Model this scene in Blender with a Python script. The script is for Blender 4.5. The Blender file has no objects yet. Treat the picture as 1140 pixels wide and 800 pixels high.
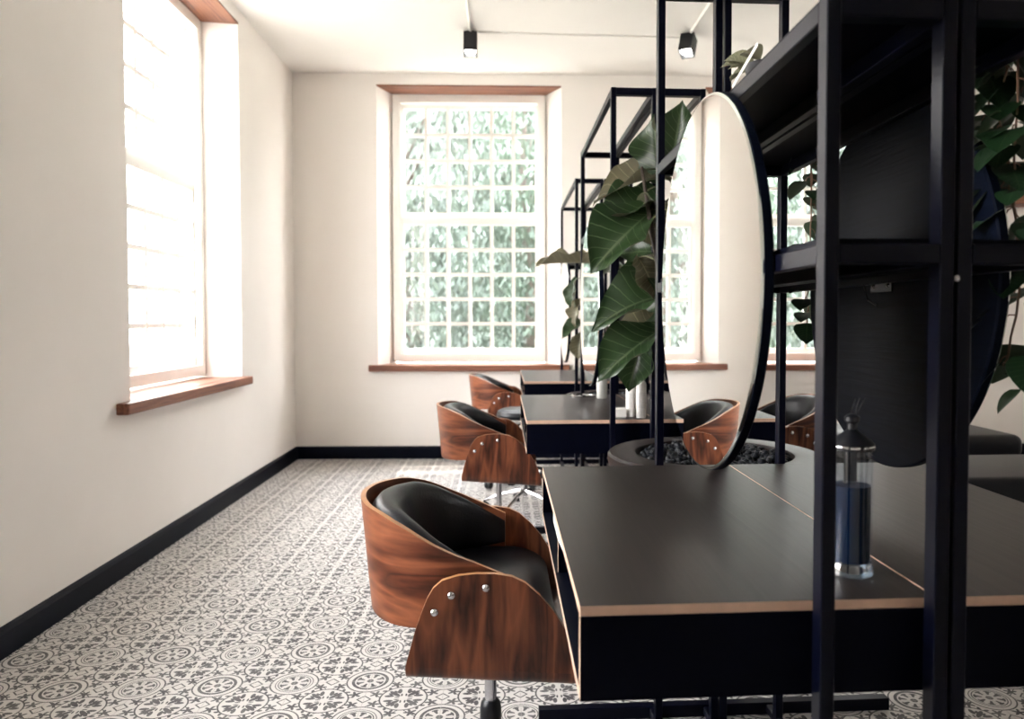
import bpy, bmesh, math, random
from mathutils import Vector, Matrix
PI = math.pi
scene = bpy.context.scene
COL = scene.collection
R = math.radians

# ------------------------------------------------------------------ materials
class E:
    """tiny wrapper so node maths can be written as expressions"""
    nt = None
    def __init__(s, v): s.v = v
    @staticmethod
    def m(op, *a, clamp=False):
        n = E.nt.nodes.new('ShaderNodeMath'); n.operation = op; n.use_clamp = clamp
        for i, x in enumerate(a):
            x = x.v if isinstance(x, E) else x
            if isinstance(x, (int, float)): n.inputs[i].default_value = x
            else: E.nt.links.new(x, n.inputs[i])
        return E(n.outputs[0])
    def __add__(s, o): return E.m('ADD', s, o)
    def __radd__(s, o): return E.m('ADD', o, s)
    def __sub__(s, o): return E.m('SUBTRACT', s, o)
    def __rsub__(s, o): return E.m('SUBTRACT', o, s)
    def __mul__(s, o): return E.m('MULTIPLY', s, o)
    def __rmul__(s, o): return E.m('MULTIPLY', s, o)
    def __truediv__(s, o): return E.m('DIVIDE', s, o)
    def __lt__(s, o): return E.m('LESS_THAN', s, o)
    def __gt__(s, o): return E.m('GREATER_THAN', s, o)
    def __or__(s, o): return E.m('MAXIMUM', s, o)
    def __and__(s, o): return E.m('MULTIPLY', s, o)
    def abs(s): return E.m('ABSOLUTE', s)
    def sqrt(s): return E.m('SQRT', s)

def new_mat(name):
    m = bpy.data.materials.new(name); m.use_nodes = True
    nt = m.node_tree; b = nt.nodes['Principled BSDF']
    return m, nt, b

def node(nt, t, **kw):
    n = nt.nodes.new(t)
    for k, v in kw.items():
        if k.startswith('i_'): n.inputs[k[2:].replace('_', ' ')].default_value = v
        else: setattr(n, k, v)
    return n

def plain(name, col, rough=0.5, metal=0.0, noise=0.0, nscale=8, bump=0.0, bscale=60, spec=0.5, coat=0.0):
    m, nt, b = new_mat(name)
    b.inputs['Roughness'].default_value = rough; b.inputs['Metallic'].default_value = metal
    b.inputs['Specular IOR Level'].default_value = spec
    b.inputs['Coat Weight'].default_value = coat
    tc = node(nt, 'ShaderNodeTexCoord')
    nz = node(nt, 'ShaderNodeTexNoise', i_Scale=nscale, i_Detail=4.0)
    nt.links.new(tc.outputs['Object'], nz.inputs['Vector'])
    rp = node(nt, 'ShaderNodeValToRGB')
    a = 1 - noise
    rp.color_ramp.elements[0].color = (col[0]*a, col[1]*a, col[2]*a, 1)
    rp.color_ramp.elements[1].color = (min(1, col[0]*(1+noise)), min(1, col[1]*(1+noise)), min(1, col[2]*(1+noise)), 1)
    rp.color_ramp.elements[0].position = .3; rp.color_ramp.elements[1].position = .7
    nt.links.new(nz.outputs['Fac'], rp.inputs['Fac']); nt.links.new(rp.outputs['Color'], b.inputs['Base Color'])
    if bump:
        n2 = node(nt, 'ShaderNodeTexNoise', i_Scale=bscale, i_Detail=5.0)
        nt.links.new(tc.outputs['Object'], n2.inputs['Vector'])
        bp = node(nt, 'ShaderNodeBump', i_Strength=bump, i_Distance=0.01)
        nt.links.new(n2.outputs['Fac'], bp.inputs['Height']); nt.links.new(bp.outputs['Normal'], b.inputs['Normal'])
    return m

def grain_mat(name, c0, c1, c2, spec=.5, *, coord='UV', scale=(1.2, 16, 16), rough=0.35, bump=0.05, distort=1.2, coat=0.0, ring=3.0):
    m, nt, b = new_mat(name)
    b.inputs['Roughness'].default_value = rough; b.inputs['Coat Weight'].default_value = coat
    b.inputs['Coat Roughness'].default_value = .2; b.inputs['Specular IOR Level'].default_value = spec
    tc = node(nt, 'ShaderNodeTexCoord')
    mp = node(nt, 'ShaderNodeMapping'); mp.inputs['Scale'].default_value = scale
    nt.links.new(tc.outputs[coord], mp.inputs['Vector'])
    big = node(nt, 'ShaderNodeTexNoise', i_Scale=1.0, i_Detail=2.0, i_Distortion=distort)
    nt.links.new(mp.outputs[0], big.inputs['Vector'])
    E.nt = nt
    v = E(big.outputs['Fac']) * ring
    s = E.m('PINGPONG', v, 0.5) * 2.0
    fine = node(nt, 'ShaderNodeTexNoise', i_Scale=7.0, i_Detail=6.0)
    nt.links.new(mp.outputs[0], fine.inputs['Vector'])
    f = s * 0.6 + E(fine.outputs['Fac']) * 0.45
    rp = node(nt, 'ShaderNodeValToRGB')
    rp.color_ramp.elements[0].position = .15; rp.color_ramp.elements[0].color = (*c0, 1)
    rp.color_ramp.elements[1].position = .85; rp.color_ramp.elements[1].color = (*c2, 1)
    e = rp.color_ramp.elements.new(.45); e.color = (*c1, 1)
    nt.links.new(f.v, rp.inputs['Fac']); nt.links.new(rp.outputs['Color'], b.inputs['Base Color'])
    bp = node(nt, 'ShaderNodeBump', i_Strength=bump, i_Distance=0.002)
    nt.links.new(f.v, bp.inputs['Height']); nt.links.new(bp.outputs['Normal'], b.inputs['Normal'])
    return m

def leaf_mat(name, top, under, vein, rough=.4):
    m, nt, b = new_mat(name); E.nt = nt
    b.inputs['Roughness'].default_value = rough
    uv = node(nt, 'ShaderNodeTexCoord'); sp = node(nt, 'ShaderNodeSeparateXYZ')
    nt.links.new(uv.outputs['UV'], sp.inputs[0])
    u = E(sp.outputs[0]); v = (E(sp.outputs[1]) - 0.5).abs() * 2.0
    mid = v < 0.045
    lat = E.m('PINGPONG', (u - v * 0.22) * 9.0, 0.5) < 0.045
    vm = mid | lat
    nz = node(nt, 'ShaderNodeTexNoise', i_Scale=6.0, i_Detail=3.0)
    nt.links.new(uv.outputs['Object'], nz.inputs['Vector'])
    ramp = node(nt, 'ShaderNodeValToRGB')
    ramp.color_ramp.elements[0].position = .3; ramp.color_ramp.elements[0].color = (top[0]*.6, top[1]*.6, top[2]*.6, 1)
    ramp.color_ramp.elements[1].position = .75; ramp.color_ramp.elements[1].color = (top[0]*1.4, top[1]*1.3, top[2]*1.2, 1)
    nt.links.new(nz.outputs['Fac'], ramp.inputs['Fac'])
    geo = node(nt, 'ShaderNodeNewGeometry')
    mx = node(nt, 'ShaderNodeMix', data_type='RGBA')
    nt.links.new(geo.outputs['Backfacing'], mx.inputs['Factor']); nt.links.new(ramp.outputs['Color'], mx.inputs[6]); mx.inputs[7].default_value = (*under, 1)
    mv = node(nt, 'ShaderNodeMix', data_type='RGBA')
    nt.links.new(vm.v, mv.inputs['Factor']); nt.links.new(mx.outputs[2], mv.inputs[6]); mv.inputs[7].default_value = (*vein, 1)
    nt.links.new(mv.outputs[2], b.inputs['Base Color'])
    tr = node(nt, 'ShaderNodeBsdfTranslucent'); nt.links.new(mv.outputs[2], tr.inputs['Color'])
    mixs = node(nt, 'ShaderNodeMixShader'); mixs.inputs[0].default_value = .25
    out = nt.nodes['Material Output']
    nt.links.new(b.outputs[0], mixs.inputs[1]); nt.links.new(tr.outputs[0], mixs.inputs[2]); nt.links.new(mixs.outputs[0], out.inputs['Surface'])
    bp = node(nt, 'ShaderNodeBump', i_Strength=.5, i_Distance=0.004)
    nt.links.new(vm.v, bp.inputs['Height']); nt.links.new(bp.outputs['Normal'], b.inputs['Normal'])
    return m

def floor_mat():
    m, nt, b = new_mat('encaustic_tile'); E.nt = nt
    tc = node(nt, 'ShaderNodeTexCoord'); sp = node(nt, 'ShaderNodeSeparateXYZ')
    nt.links.new(tc.outputs['Object'], sp.inputs[0])
    T = 0.2375
    X = (E(sp.outputs[0]) + 0.899) / T; Y = (E(sp.outputs[1]) - 2.421) / T
    rx = E.m('ROUND', X); ry = E.m('ROUND', Y)
    u = X - rx; v = Y - ry
    par = E.m('FLOORED_MODULO', rx + ry, 2.0) > 0.5
    notpar = 1.0 - par
    au, av = u.abs(), v.abs()
    r = (u*u + v*v).sqrt(); a = E.m('ARCTAN2', v, u)
    def ring(r, r0, w): return (r - r0).abs() < w
    def band(r, a_, b_): return (r > a_) & (r < b_)
    c8 = E.m('COSINE', a * 8.0)
    # A: wheel medallion
    inner = (band(r, .085, .185) & ((c8 * -1.0) > (0.75 - (r * 3.2)))) | (r < 0.045) | (band(r, .160, .178) & (c8 < 0.55))
    A = inner | (ring(r, .222, .020) & notpar) | ((ring(r, .240, .006) | ring(r, .205, .007)) & par) | ring(r, .305, .010)
    # F: flower circle at the cell corners
    fu = E.m('FRACT', X + 1000.0) - 0.5; fv = E.m('FRACT', Y + 1000.0) - 0.5
    p, q = fu.abs(), fv.abs()
    rf = (p*p + q*q).sqrt()
    s = (p + q) * 0.7071; t = (p - q) * 0.7071
    def ell(x, y, x0, y0, ax, ay):
        dx = (x - x0) / ax; dy = (y - y0) / ay
        return (dx*dx + dy*dy) < 1.0
    F = ring(rf, .300, .011) | ell(s, t, .170, 0., .100, .032) | ell(p, q, .185, .062, .062, .028) | ell(p, q, .062, .185, .028, .062) \
        | ell(p, q, .085, .028, .035, .012) | ell(p, q, .028, .085, .012, .035) | ell(s, t.abs(), .20, .045, .035, .017)
    # fillers around the middle of each side
    d1 = (0.5 - au) + av; d2 = au + (0.5 - av)
    dm = E.m('MINIMUM', d1, d2)
    hexa = ((dm - 0.085).abs() < 0.013) | ((dm - 0.235).abs() < 0.009)
    def burst(x0, y0):
        bx = au - x0; by = av - y0
        br = (bx*bx + by*by).sqrt(); ba = E.m('ARCTAN2', by, bx)
        return br < (E.m('COSINE', ba * 5.0) * 0.028 + 0.058)
    G = hexa | burst(.372, .135) | burst(.135, .372) | (ell(au, av, .30, .24, .02, .035)) | (ell(au, av, .24, .30, .035, .02))
    outA = r > 0.31; outF = rf > 0.305
    mask = (A & (r < .315)) | (F & (rf < .31)) | (G & outA & outF)
    # wear
    nz = node(nt, 'ShaderNodeTexNoise', i_Scale=14.0, i_Detail=5.0); nt.links.new(tc.outputs['Object'], nz.inputs['Vector'])
    mk = mask * (E(nz.outputs['Fac']) * 0.35 + 0.72)
    grout = (E.m('MINIMUM', 0.5 - p, 0.5 - q) < 0.006)
    mix = node(nt, 'ShaderNodeMix', data_type='RGBA')
    mix.inputs[6].default_value = (.56, .535, .51, 1); mix.inputs[7].default_value = (.020, .018, .022, 1)
    nt.links.new(E.m('MINIMUM', mk, 1.0).v, mix.inputs['Factor'])
    mg = node(nt, 'ShaderNodeMix', data_type='RGBA'); mg.inputs[7].default_value = (.34, .32, .30, 1)
    nt.links.new((grout * 0.5).v, mg.inputs['Factor']); nt.links.new(mix.outputs[2], mg.inputs[6])
    nt.links.new(mg.outputs[2], b.inputs['Base Color'])
    b.inputs['Roughness'].default_value = .55
    b.inputs['Specular IOR Level'].default_value = .3
    return m

def glass_mat(name, col=(1, 1, 1), refl=.07):
    m, nt, b = new_mat(name); nt.nodes.remove(b)
    t = node(nt, 'ShaderNodeBsdfTransparent'); t.inputs[0].default_value = (*col, 1)
    g = node(nt, 'ShaderNodeBsdfGlossy'); g.inputs['Roughness'].default_value = .02
    mx = node(nt, 'ShaderNodeMixShader'); mx.inputs[0].default_value = refl
    nt.links.new(t.outputs[0], mx.inputs[1]); nt.links.new(g.outputs[0], mx.inputs[2])
    nt.links.new(mx.outputs[0], nt.nodes['Material Output'].inputs['Surface'])
    return m

def emit_mat(name, col, s):
    m, nt, b = new_mat(name)
    b.inputs['Base Color'].default_value = (*col, 1)
    b.inputs['Emission Color'].default_value = (*col, 1); b.inputs['Emission Strength'].default_value = s
    return m

M = dict(
    plaster=plain('warm_white_plaster', (.86, .82, .78), .75, noise=.02, nscale=2, bump=.12, bscale=9),
    ceiling=plain('white_ceiling_paint', (.86, .835, .80), .8, noise=.015, nscale=2, bump=.05, bscale=12),
    paint=plain('cream_gloss_paint', (.88, .86, .82), .4, noise=.02, nscale=5),
    skirting=plain('navy_black_skirting', (.0006, .0018, .0075), .5, spec=.10, noise=.15),
    floor=floor_mat(),
    steel=plain('black_powder_coated_steel', (.0006, .0010, .0058), .36, noise=.15, nscale=20, bump=.03, bscale=400, spec=.14),
    panel=plain('black_panel_face', (.0005, .0010, .0052), .5, noise=.2, nscale=15, spec=.06),
    worktop=grain_mat('black_stained_oak', (.0060, .0034, .0034), (.0080, .0048, .0046), (.012, .0072, .0064), .15, coord='Object', scale=(30, 1.3, 30), rough=.38, bump=.12, distort=.25),
    backing=grain_mat('black_grained_backing', (.0018, .0034, .0095), (.0028, .0048, .0120), (.004, .0066, .0155), .05, coord='Object', scale=(3, 3, 60), rough=.5, bump=.18, distort=.3),
    ply=plain('pale_ply_edge', (.62, .41, .30), .5, noise=.08, nscale=40),
    walnut=grain_mat('walnut_veneer', (.022, .006, .004), (.105, .030, .014), (.225, .074, .033), .35, coord='UV', scale=(2.2, 13, 1), rough=.34, bump=.05, distort=1.0, coat=.12, ring=3.2),
    walnut_edge=plain('walnut_ply_edge', (.36, .17, .07), .4, noise=.15, nscale=60),
    cedar=grain_mat('cedar_board', (.11, .038, .024), (.18, .068, .040), (.26, .11, .065), .4, coord='Object', scale=(1.5, 30, 30), rough=.45, bump=.1, distort=.5),
    leather=plain('black_leather', (.0018, .0022, .0045), .40, noise=.2, nscale=30, bump=.10, bscale=220, spec=.24),
    chrome=plain('polished_chrome', (.62, .62, .64), .12, 1.0, noise=.02),
    rubber=plain('black_plastic', (.003, .0035, .006), .42, noise=.1),
    mirror=plain('mirror_silvering', (.93, .94, .93), .0, 1.0),
    mbevel=plain('mirror_bevel', (.75, .80, .78), .12, 1.0),
    glass=glass_mat('window_glass'),
    jarglass=glass_mat('jar_glass', (.93, .95, .97), .05),
    footglass=glass_mat('thick_jar_glass', (.80, .88, .95), .28),
    whiteplastic=plain('white_plastic', (.78, .76, .73), .35, noise=.02),
    creamplastic=plain('cream_plastic', (.62, .55, .47), .4, noise=.03),
    label=plain('grey_print', (.68, .66, .64), .5, noise=.1, nscale=200),
    frost=plain('frosted_bottle', (.55, .55, .52), .25, noise=.1, nscale=12),
    pebble=plain('charcoal_pebble', (.003, .004, .007), .55, spec=.2, noise=.5, nscale=30),
    soil=plain('dark_soil', (.02, .015, .012), .9, noise=.4, nscale=60),
    bark=plain('brown_bark', (.045, .032, .024), .8, noise=.3, nscale=40, bump=.4, bscale=60),
    greenstem=plain('green_stem', (.16, .17, .08), .5, noise=.2),
    redstem=plain('reddish_stem', (.22, .12, .08), .5, noise=.2),
    fig=leaf_mat('fig_leaf', (.018, .042, .014), (.11, .11, .07), (.065, .095, .045), .35),
    fig_old=leaf_mat('olive_fig_leaf', (.11, .105, .065), (.13, .12, .08), (.19, .18, .11), .45),
    pothos=leaf_mat('pothos_leaf', (.014, .045, .018), (.05, .07, .04), (.035, .07, .03), .3),
    silver=leaf_mat('grey_green_leaf', (.19, .20, .12), (.24, .23, .16), (.28, .26, .18), .6),
    terracotta=plain('dark_pot', (.03, .03, .035), .5, noise=.1),
    garden=plain('pale_gravel', (.30, .30, .26), .9, noise=.15, nscale=3),
    outleaf=plain('garden_leaf', (.043, .070, .048), .6, noise=.45, nscale=1.2),
    outleaf2=plain('grey_garden_leaf', (.056, .078, .064), .6, noise=.35, nscale=1.2),
    outwall=plain('white_garden_wall', (.72, .72, .68), .8, noise=.05),
    lamp=emit_mat('lit_spot_lens', (1, .98, .92), 6),
)
# blue disinfectant
mb, nt, b = new_mat('blue_liquid'); b.inputs['Base Color'].default_value = (.0004, .0085, .030, 1); b.inputs['Roughness'].default_value = .5; b.inputs['Specular IOR Level'].default_value = .2
b.inputs['Transmission Weight'].default_value = .0; b.inputs['IOR'].default_value = 1.33
M['liquid'] = mb

# ------------------------------------------------------------------ mesh helpers
class MB:
    def __init__(s): s.v = []; s.f = []; s.mi = []; s.uv = {}
    def add(s, vs, fs, mi=0, uvs=None, M4=None):
        o = len(s.v)
        for p in vs:
            p = Vector(p)
            if M4 is not None: p = M4 @ p
            s.v.append(tuple(p))
        for k, f in enumerate(fs):
            s.f.append([o + i for i in f]); s.mi.append(mi[k] if isinstance(mi, (list, tuple)) else mi)
            if uvs: s.uv[len(s.f) - 1] = [uvs[i] for i in f]
    def box(s, x0, x1, y0, y1, z0, z1, mi=0, M4=None, top=None, sides=None):
        vs = [(x0,y0,z0),(x1,y0,z0),(x1,y1,z0),(x0,y1,z0),(x0,y0,z1),(x1,y0,z1),(x1,y1,z1),(x0,y1,z1)]
        fs = [(3,2,1,0),(4,5,6,7),(0,1,5,4),(1,2,6,5),(2,3,7,6),(3,0,4,7)]
        m = mi if isinstance(mi, (list, tuple)) else [mi]*6   # order: bottom, top, -y, +x, +y, -x
        s.add(vs, fs, m, None, M4)
    def bbox(s, x0, x1, y0, y1, z0, z1, bev=.004, seg=2, mi=0, M4=None):
        bm = bmesh.new(); bmesh.ops.create_cube(bm, size=1)
        for v in bm.verts: v.co = Vector(((x0+x1)/2 + v.co.x*(x1-x0), (y0+y1)/2 + v.co.y*(y1-y0), (z0+z1)/2 + v.co.z*(z1-z0)))
        bmesh.ops.bevel(bm, geom=bm.edges[:], offset=bev, segments=seg, affect='EDGES', profile=.5)
        s.frombm(bm, mi, M4)
    def frombm(s, bm, mi=0, M4=None):
        bm.verts.ensure_lookup_table(); bm.verts.index_update()
        s.add([v.co.copy() for v in bm.verts], [[v.index for v in f.verts] for f in bm.faces], mi, None, M4); bm.free()
    def lathe(s, prof, n=32, mi=0, M4=None, cap=True):
        vs = []; fs = []
        for r, z in prof:
            for k in range(n):
                a = 2*PI*k/n; vs.append((r*math.cos(a), r*math.sin(a), z))
        for i in range(len(prof)-1):
            for k in range(n):
                k2 = (k+1) % n
                fs.append((i*n+k, i*n+k2, (i+1)*n+k2, (i+1)*n+k))
        if cap:
            fs.append(tuple(reversed(range(n)))); fs.append(tuple((len(prof)-1)*n+k for k in range(n)))
        s.add(vs, fs, mi, None, M4)
    def tube(s, pts, r, n=8, mi=0, M4=None, caps=True):
        pts = [Vector(p) for p in pts]; rs = r if isinstance(r, (list, tuple)) else [r]*len(pts)
        vs = []; fs = []
        for i, p in enumerate(pts):
            d = (pts[min(i+1, len(pts)-1)] - pts[max(i-1, 0)]).normalized()
            ref = Vector((0,0,1)) if abs(d.z) < .9 else Vector((1,0,0))
            a = d.cross(ref).normalized(); b_ = d.cross(a).normalized()
            for k in range(n):
                t = 2*PI*k/n; vs.append(p + (a*math.cos(t) + b_*math.sin(t))*rs[i])
        for i in range(len(pts)-1):
            for k in range(n):
                k2 = (k+1) % n; fs.append((i*n+k, i*n+k2, (i+1)*n+k2, (i+1)*n+k))
        if caps: fs.append(tuple(range(n))); fs.append(tuple((len(pts)-1)*n+k for k in reversed(range(n))))
        s.add(vs, fs, mi, None, M4)
    def build(s, name, mats, parent=None, smooth=False, loc=None, angle=35):
        me = bpy.data.meshes.new(name); me.from_pydata(s.v, [], s.f)
        if not isinstance(mats, (list, tuple)): mats = [mats]
        for m in mats: me.materials.append(m)
        if s.uv:
            l = me.uv_layers.new(name='UVMap')
            for fi, uvs in s.uv.items():
                for li, uv in zip(me.polygons[fi].loop_indices, uvs): l.data[li].uv = uv
        for p, k in zip(me.polygons, s.mi): p.material_index = k
        bm = bmesh.new(); bm.from_mesh(me)
        if not name.startswith('leaf') and name not in ('foliage',): bmesh.ops.recalc_face_normals(bm, faces=bm.faces)
        if smooth:
            for f in bm.faces: f.smooth = True
            for e in bm.edges:
                if len(e.link_faces) == 2 and e.calc_face_angle(0) > R(angle): e.smooth = False
        bm.to_mesh(me); bm.free()
        o = bpy.data.objects.new(name, me); COL.objects.link(o)
        if parent is not None: o.parent = parent
        if loc is not None: o.location = loc
        return o

def thing(name, label, cat, loc=(0,0,0), rz=0, group=None):
    o = bpy.data.objects.new(name, None); COL.objects.link(o); o.empty_display_size = .1
    o.location = loc; o.rotation_euler = (0, 0, rz)
    return tag(o, label, cat, group)
def tag(o, label, cat, group=None):
    o['label'] = label; o['category'] = cat
    if group: o['group'] = group
    elif 'group' in o.keys(): del o['group']
    return o
def struct(o): o['kind'] = 'structure'; return o
def kids(o): return [c for c in bpy.data.objects if c.parent == o]
def copy_tree(o, parent=None):
    c = o.copy(); COL.objects.link(c)
    if parent is not None: c.parent = parent
    for ch in kids(o): copy_tree(ch, c)
    return c

def bez(p0, p1, p2, n=8):
    p0, p1, p2 = map(Vector, (p0, p1, p2))
    return [p0*(1-t)**2 + p1*2*t*(1-t) + p2*t*t for t in [i/n for i in range(n+1)]]

# ------------------------------------------------------------------ camera
F_, CX, CY = 845.0, 617.0, 382.0
EYE = 1.15
psi = math.atan((CX-560)/F_); phi = math.atan((CY-356)/F_)
cam = bpy.data.cameras.new('camera'); camo = bpy.data.objects.new('camera', cam); COL.objects.link(camo)
camo.location = (0, 0, EYE); camo.rotation_euler = (PI/2 - phi, 0, -psi)
cam.sensor_width = 36; cam.lens = F_/1140*36
cam.shift_x = (570-CX)/1140; cam.shift_y = (CY-400)/1140
cam.clip_start = .05; cam.clip_end = 200
cam.dof.use_dof = True; cam.dof.focus_distance = 1.85; cam.dof.aperture_fstop = 3.8
scene.camera = camo

# ------------------------------------------------------------------ room
CEIL = 3.165; XL = -1.711; XR = 5.3; YB0 = -3.2
TH = .42
def wall_with_holes(mb, L, H, holes, depth=TH, step=.27):
    """local x along wall, y outward; holes: (a0,a1,z0,z1, sl, sr) opening at room face, splays"""
    xs = sorted({0, L} | {h[0] for h in holes} | {h[1] for h in holes})
    for y in (0, depth):
        hs = []
        for (a0, a1, z0, z1, sl, sr) in holes:
            hs.append((a0, a1, z0, z1) if y == 0 else (a0+sl, a1-sr, z0, z1))
        cuts = sorted({0, L} | {h[0] for h in hs} | {h[1] for h in hs})
        for c0, c1 in zip(cuts[:-1], cuts[1:]):
            h = next((h for h in hs if h[0] <= (c0+c1)/2 <= h[1]), None)
            rs = [(0, H)] if h is None else [(0, h[2]), (h[3], H)]
            for z0, z1 in rs: mb.add([(c0,y,z0),(c1,y,z0),(c1,y,z1),(c0,y,z1)], [(0,1,2,3)])
    for (a0, a1, z0, z1, sl, sr) in holes:
        A = [(a0,0),(a0+sl,step),(a0+sl,depth)]; B = [(a1,0),(a1-sr,step),(a1-sr,depth)]
        for S in (A, B):
            for p, q in zip(S[:-1], S[1:]): mb.add([(*p,z0),(*q,z0),(*q,z1),(*p,z1)], [(0,1,2,3)])
        for z in (z0, z1):
            for i in range(2): mb.add([(*A[i],z),(*B[i],z),(*B[i+1],z),(*A[i+1],z)], [(0,1,2,3)])
    for x in (0, L): mb.add([(x,0,0),(x,depth,0),(x,depth,H),(x,0,H)], [(0,1,2,3)])
    for z in (0, H): mb.add([(0,0,z),(L,0,z),(L,depth,z),(0,depth,z)], [(0,1,2,3)])

ZS, ZH = .775, 3.075   # sill and head of every window opening
def window(n, root_loc, rz, a0, a1, sl, sr, sill_ext=(.07, .07)):
    """sash window: casing mesh is the structure object, the rest are its parts"""
    w0, w1 = a0+sl, a1-sr
    D = .22
    c = .055; cb = .065; ct = .07
    m = MB()
    z0, z1 = ZS+.02, ZH-.01
    m.box(w0, w0+c, D, D+.14, z0, z1); m.box(w1-c, w1, D, D+.14, z0, z1)
    m.box(w0+c, w1-c, D, D+.14, z1-ct, z1); m.box(w0+c, w1-c, D, D+.14, z0, z0+cb)
    # inner stop moulding
    for (x0, x1, y0, y1) in ((w0+c, w0+c+.012, z0+cb, z1-ct), (w1-c-.012, w1-c, z0+cb, z1-ct)): m.box(x0, x1, D+.012, D+.03, y0, y1)
    W = m.build(f'window_{n}', M['paint'], loc=root_loc); W.rotation_euler = (0, 0, rz); struct(W)
    x0, x1 = w0+c, w1-c; zb, zt = z0+cb, z1-ct
    zm0, zm1 = 1.965, 2.075
    def sash(name, za, zc, y, rows, sb, stp):
        s = MB(); st = .030; t = .035
        s.box(x0, x0+st, y, y+t, za, zc); s.box(x1-st, x1, y, y+t, za, zc)
        s.box(x0+st, x1-st, y, y+t, za, za+sb); s.box(x0+st, x1-st, y, y+t, zc-stp, zc)
        iw = (x1-x0-2*st); mw = .030
        for k in range(1, 6):
            xc = x0+st+iw*k/6; s.box(xc-mw/2, xc+mw/2, y+.004, y+t-.004, za+sb, zc-stp)
        ih = zc-stp-za-sb
        for k in range(1, rows):
            zc_ = za+sb+ih*k/rows; s.box(x0+st, x1-st, y+.005, y+t-.005, zc_-mw/2, zc_+mw/2)
        so = s.build(name, M['paint'], W)
        g = MB(); g.box(x0+st, x1-st, y+t/2-.002, y+t/2+.002, za+sb, zc-stp); g.build('glass_pane', M['glass'], so)
    sash('lower_sash', zb, zm1-.045, D+.035, 5, .045, .065)
    sash('upper_sash', zm0+.035, zt, D+.075, 4, .075, .035)
    s = MB(); s.bbox(a0-sill_ext[0], a1+sill_ext[1], -.055, .002, ZS-.048, ZS+.004, .006, 2); s.box(a0+.002, a1-.002, 0, .015, ZS-.02, ZS+.004)
    s.add([(a0+.001,.0,ZS+.004),(a1-.001,.0,ZS+.004),(w1-.001,D+.02,ZS+.004),(w0+.001,D+.02,ZS+.004),(a0+.001,.0,ZS-.02),(a1-.001,.0,ZS-.02),(w1-.001,D+.02,ZS-.02),(w0+.001,D+.02,ZS-.02)],
          [(0,1,2,3),(7,6,5,4),(0,4,5,1),(1,5,6,2),(2,6,7,3),(3,7,4,0)])
    s.build('window_sill', M['cedar'], W)
    s = MB(); zt_ = ZH
    s.add([(a0+.001,-.004,zt_),(a1-.001,-.004,zt_),(w1-.001,D+.02,zt_),(w0+.001,D+.02,zt_),(a0+.001,-.004,zt_-.012),(a1-.001,-.004,zt_-.012),(w1-.001,D+.02,zt_-.012),(w0+.001,D+.02,zt_-.012)],
          [(0,1,2,3),(7,6,5,4),(0,4,5,1),(1,5,6,2),(2,6,7,3),(3,7,4,0)])
    s.build('head_board', M['cedar'], W)
    # daylight portal in the opening: guides sky light through the window
    ld = bpy.data.lights.new('daylight_portal', 'AREA'); ld.shape = 'RECTANGLE'; ld.size = w1-w0; ld.size_y = z1-z0
    ld.cycles.is_portal = True
    lo = bpy.data.objects.new('daylight_portal', ld); COL.objects.link(lo)
    mw_ = Matrix.Translation(root_loc) @ Matrix.Rotation(rz, 4, 'Z')
    lo.matrix_world = mw_ @ Matrix.Translation(((w0+w1)/2, TH+.02, (z0+z1)/2)) @ Matrix.Rotation(-PI/2, 4, 'X')
    return W

SK = math.atan(.04)
back_loc = Vector((XL, 6.385, 0)); back_rz = -SK
LB = (XR-XL)/math.cos(SK)
bh = [(.680, 2.196, ZS, ZH, .09, .13), (3.39, 4.905, ZS, ZH, .10, .10)]
m = MB(); wall_with_holes(m, LB+.3, CEIL+.1, bh)
wb = m.build('wall_back', M['plaster'], loc=back_loc); wb.rotation_euler = (0, 0, back_rz); struct(wb)
window(1, back_loc, back_rz, *bh[0][:2], .09, .13)
window(2, back_loc, back_rz, *bh[1][:2], .10, .10)
# left wall: local x runs along -y ... use rz=+90deg: local x -> +y, local y -> -x
left_loc = Vector((XL, YB0, 0)); left_rz = PI/2
lh = [(y0-YB0, y1-YB0, ZS, ZH, .03, .03) for (y0, y1) in ((.55, 2.05), (3.605, 5.104))]
m = MB(); wall_with_holes(m, 6.385-YB0+.4, CEIL+.1, lh)
wl = m.build('wall_left', M['plaster'], loc=left_loc); wl.rotation_euler = (0, 0, left_rz); struct(wl)
for i, h in enumerate(lh): window(4-i, left_loc, left_rz, h[0], h[1], .03, .03, (.13, .05))
m = MB(); m.box(XR, XR+.3, YB0, 6.4, 0, CEIL+.1); struct(m.build('wall_right', M['plaster']))
m = MB(); m.box(XL-.4, XR+.3, YB0-.3, YB0, 0, CEIL+.1); struct(m.build('wall_front', M['plaster']))
m = MB(); m.box(XL-.42, XR+.3, YB0-.3, 6.85, CEIL, CEIL+.25); struct(m.build('ceiling', M['ceiling']))
m = MB(); m.box(XL, XR, YB0, 6.42, -.12, 0); struct(m.build('floor', M['floor']))
def skirting(name, L, loc, rz):
    m = MB(); prof = [(0,0),(-.018,0),(-.018,.085),(-.012,.098),(0,.104)]
    vs = [(x, y, z) for x in (0, L) for (y, z) in prof]; n = len(prof)
    fs = [(i, (i+1) % n, n+(i+1) % n, n+i) for i in range(n)] + [tuple(range(n)), tuple(range(2*n-1, n-1, -1))]
    m.add(vs, fs); o = m.build(name, M['skirting'], loc=loc); o.rotation_euler = (0, 0, rz); struct(o)
skirting('baseboard_back', LB, back_loc, back_rz)
skirting('baseboard_left', 6.385-YB0, left_loc, left_rz)
skirting('baseboard_right', 6.1-YB0, Vector((XR, 6.1, 0)), -PI/2)

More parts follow.
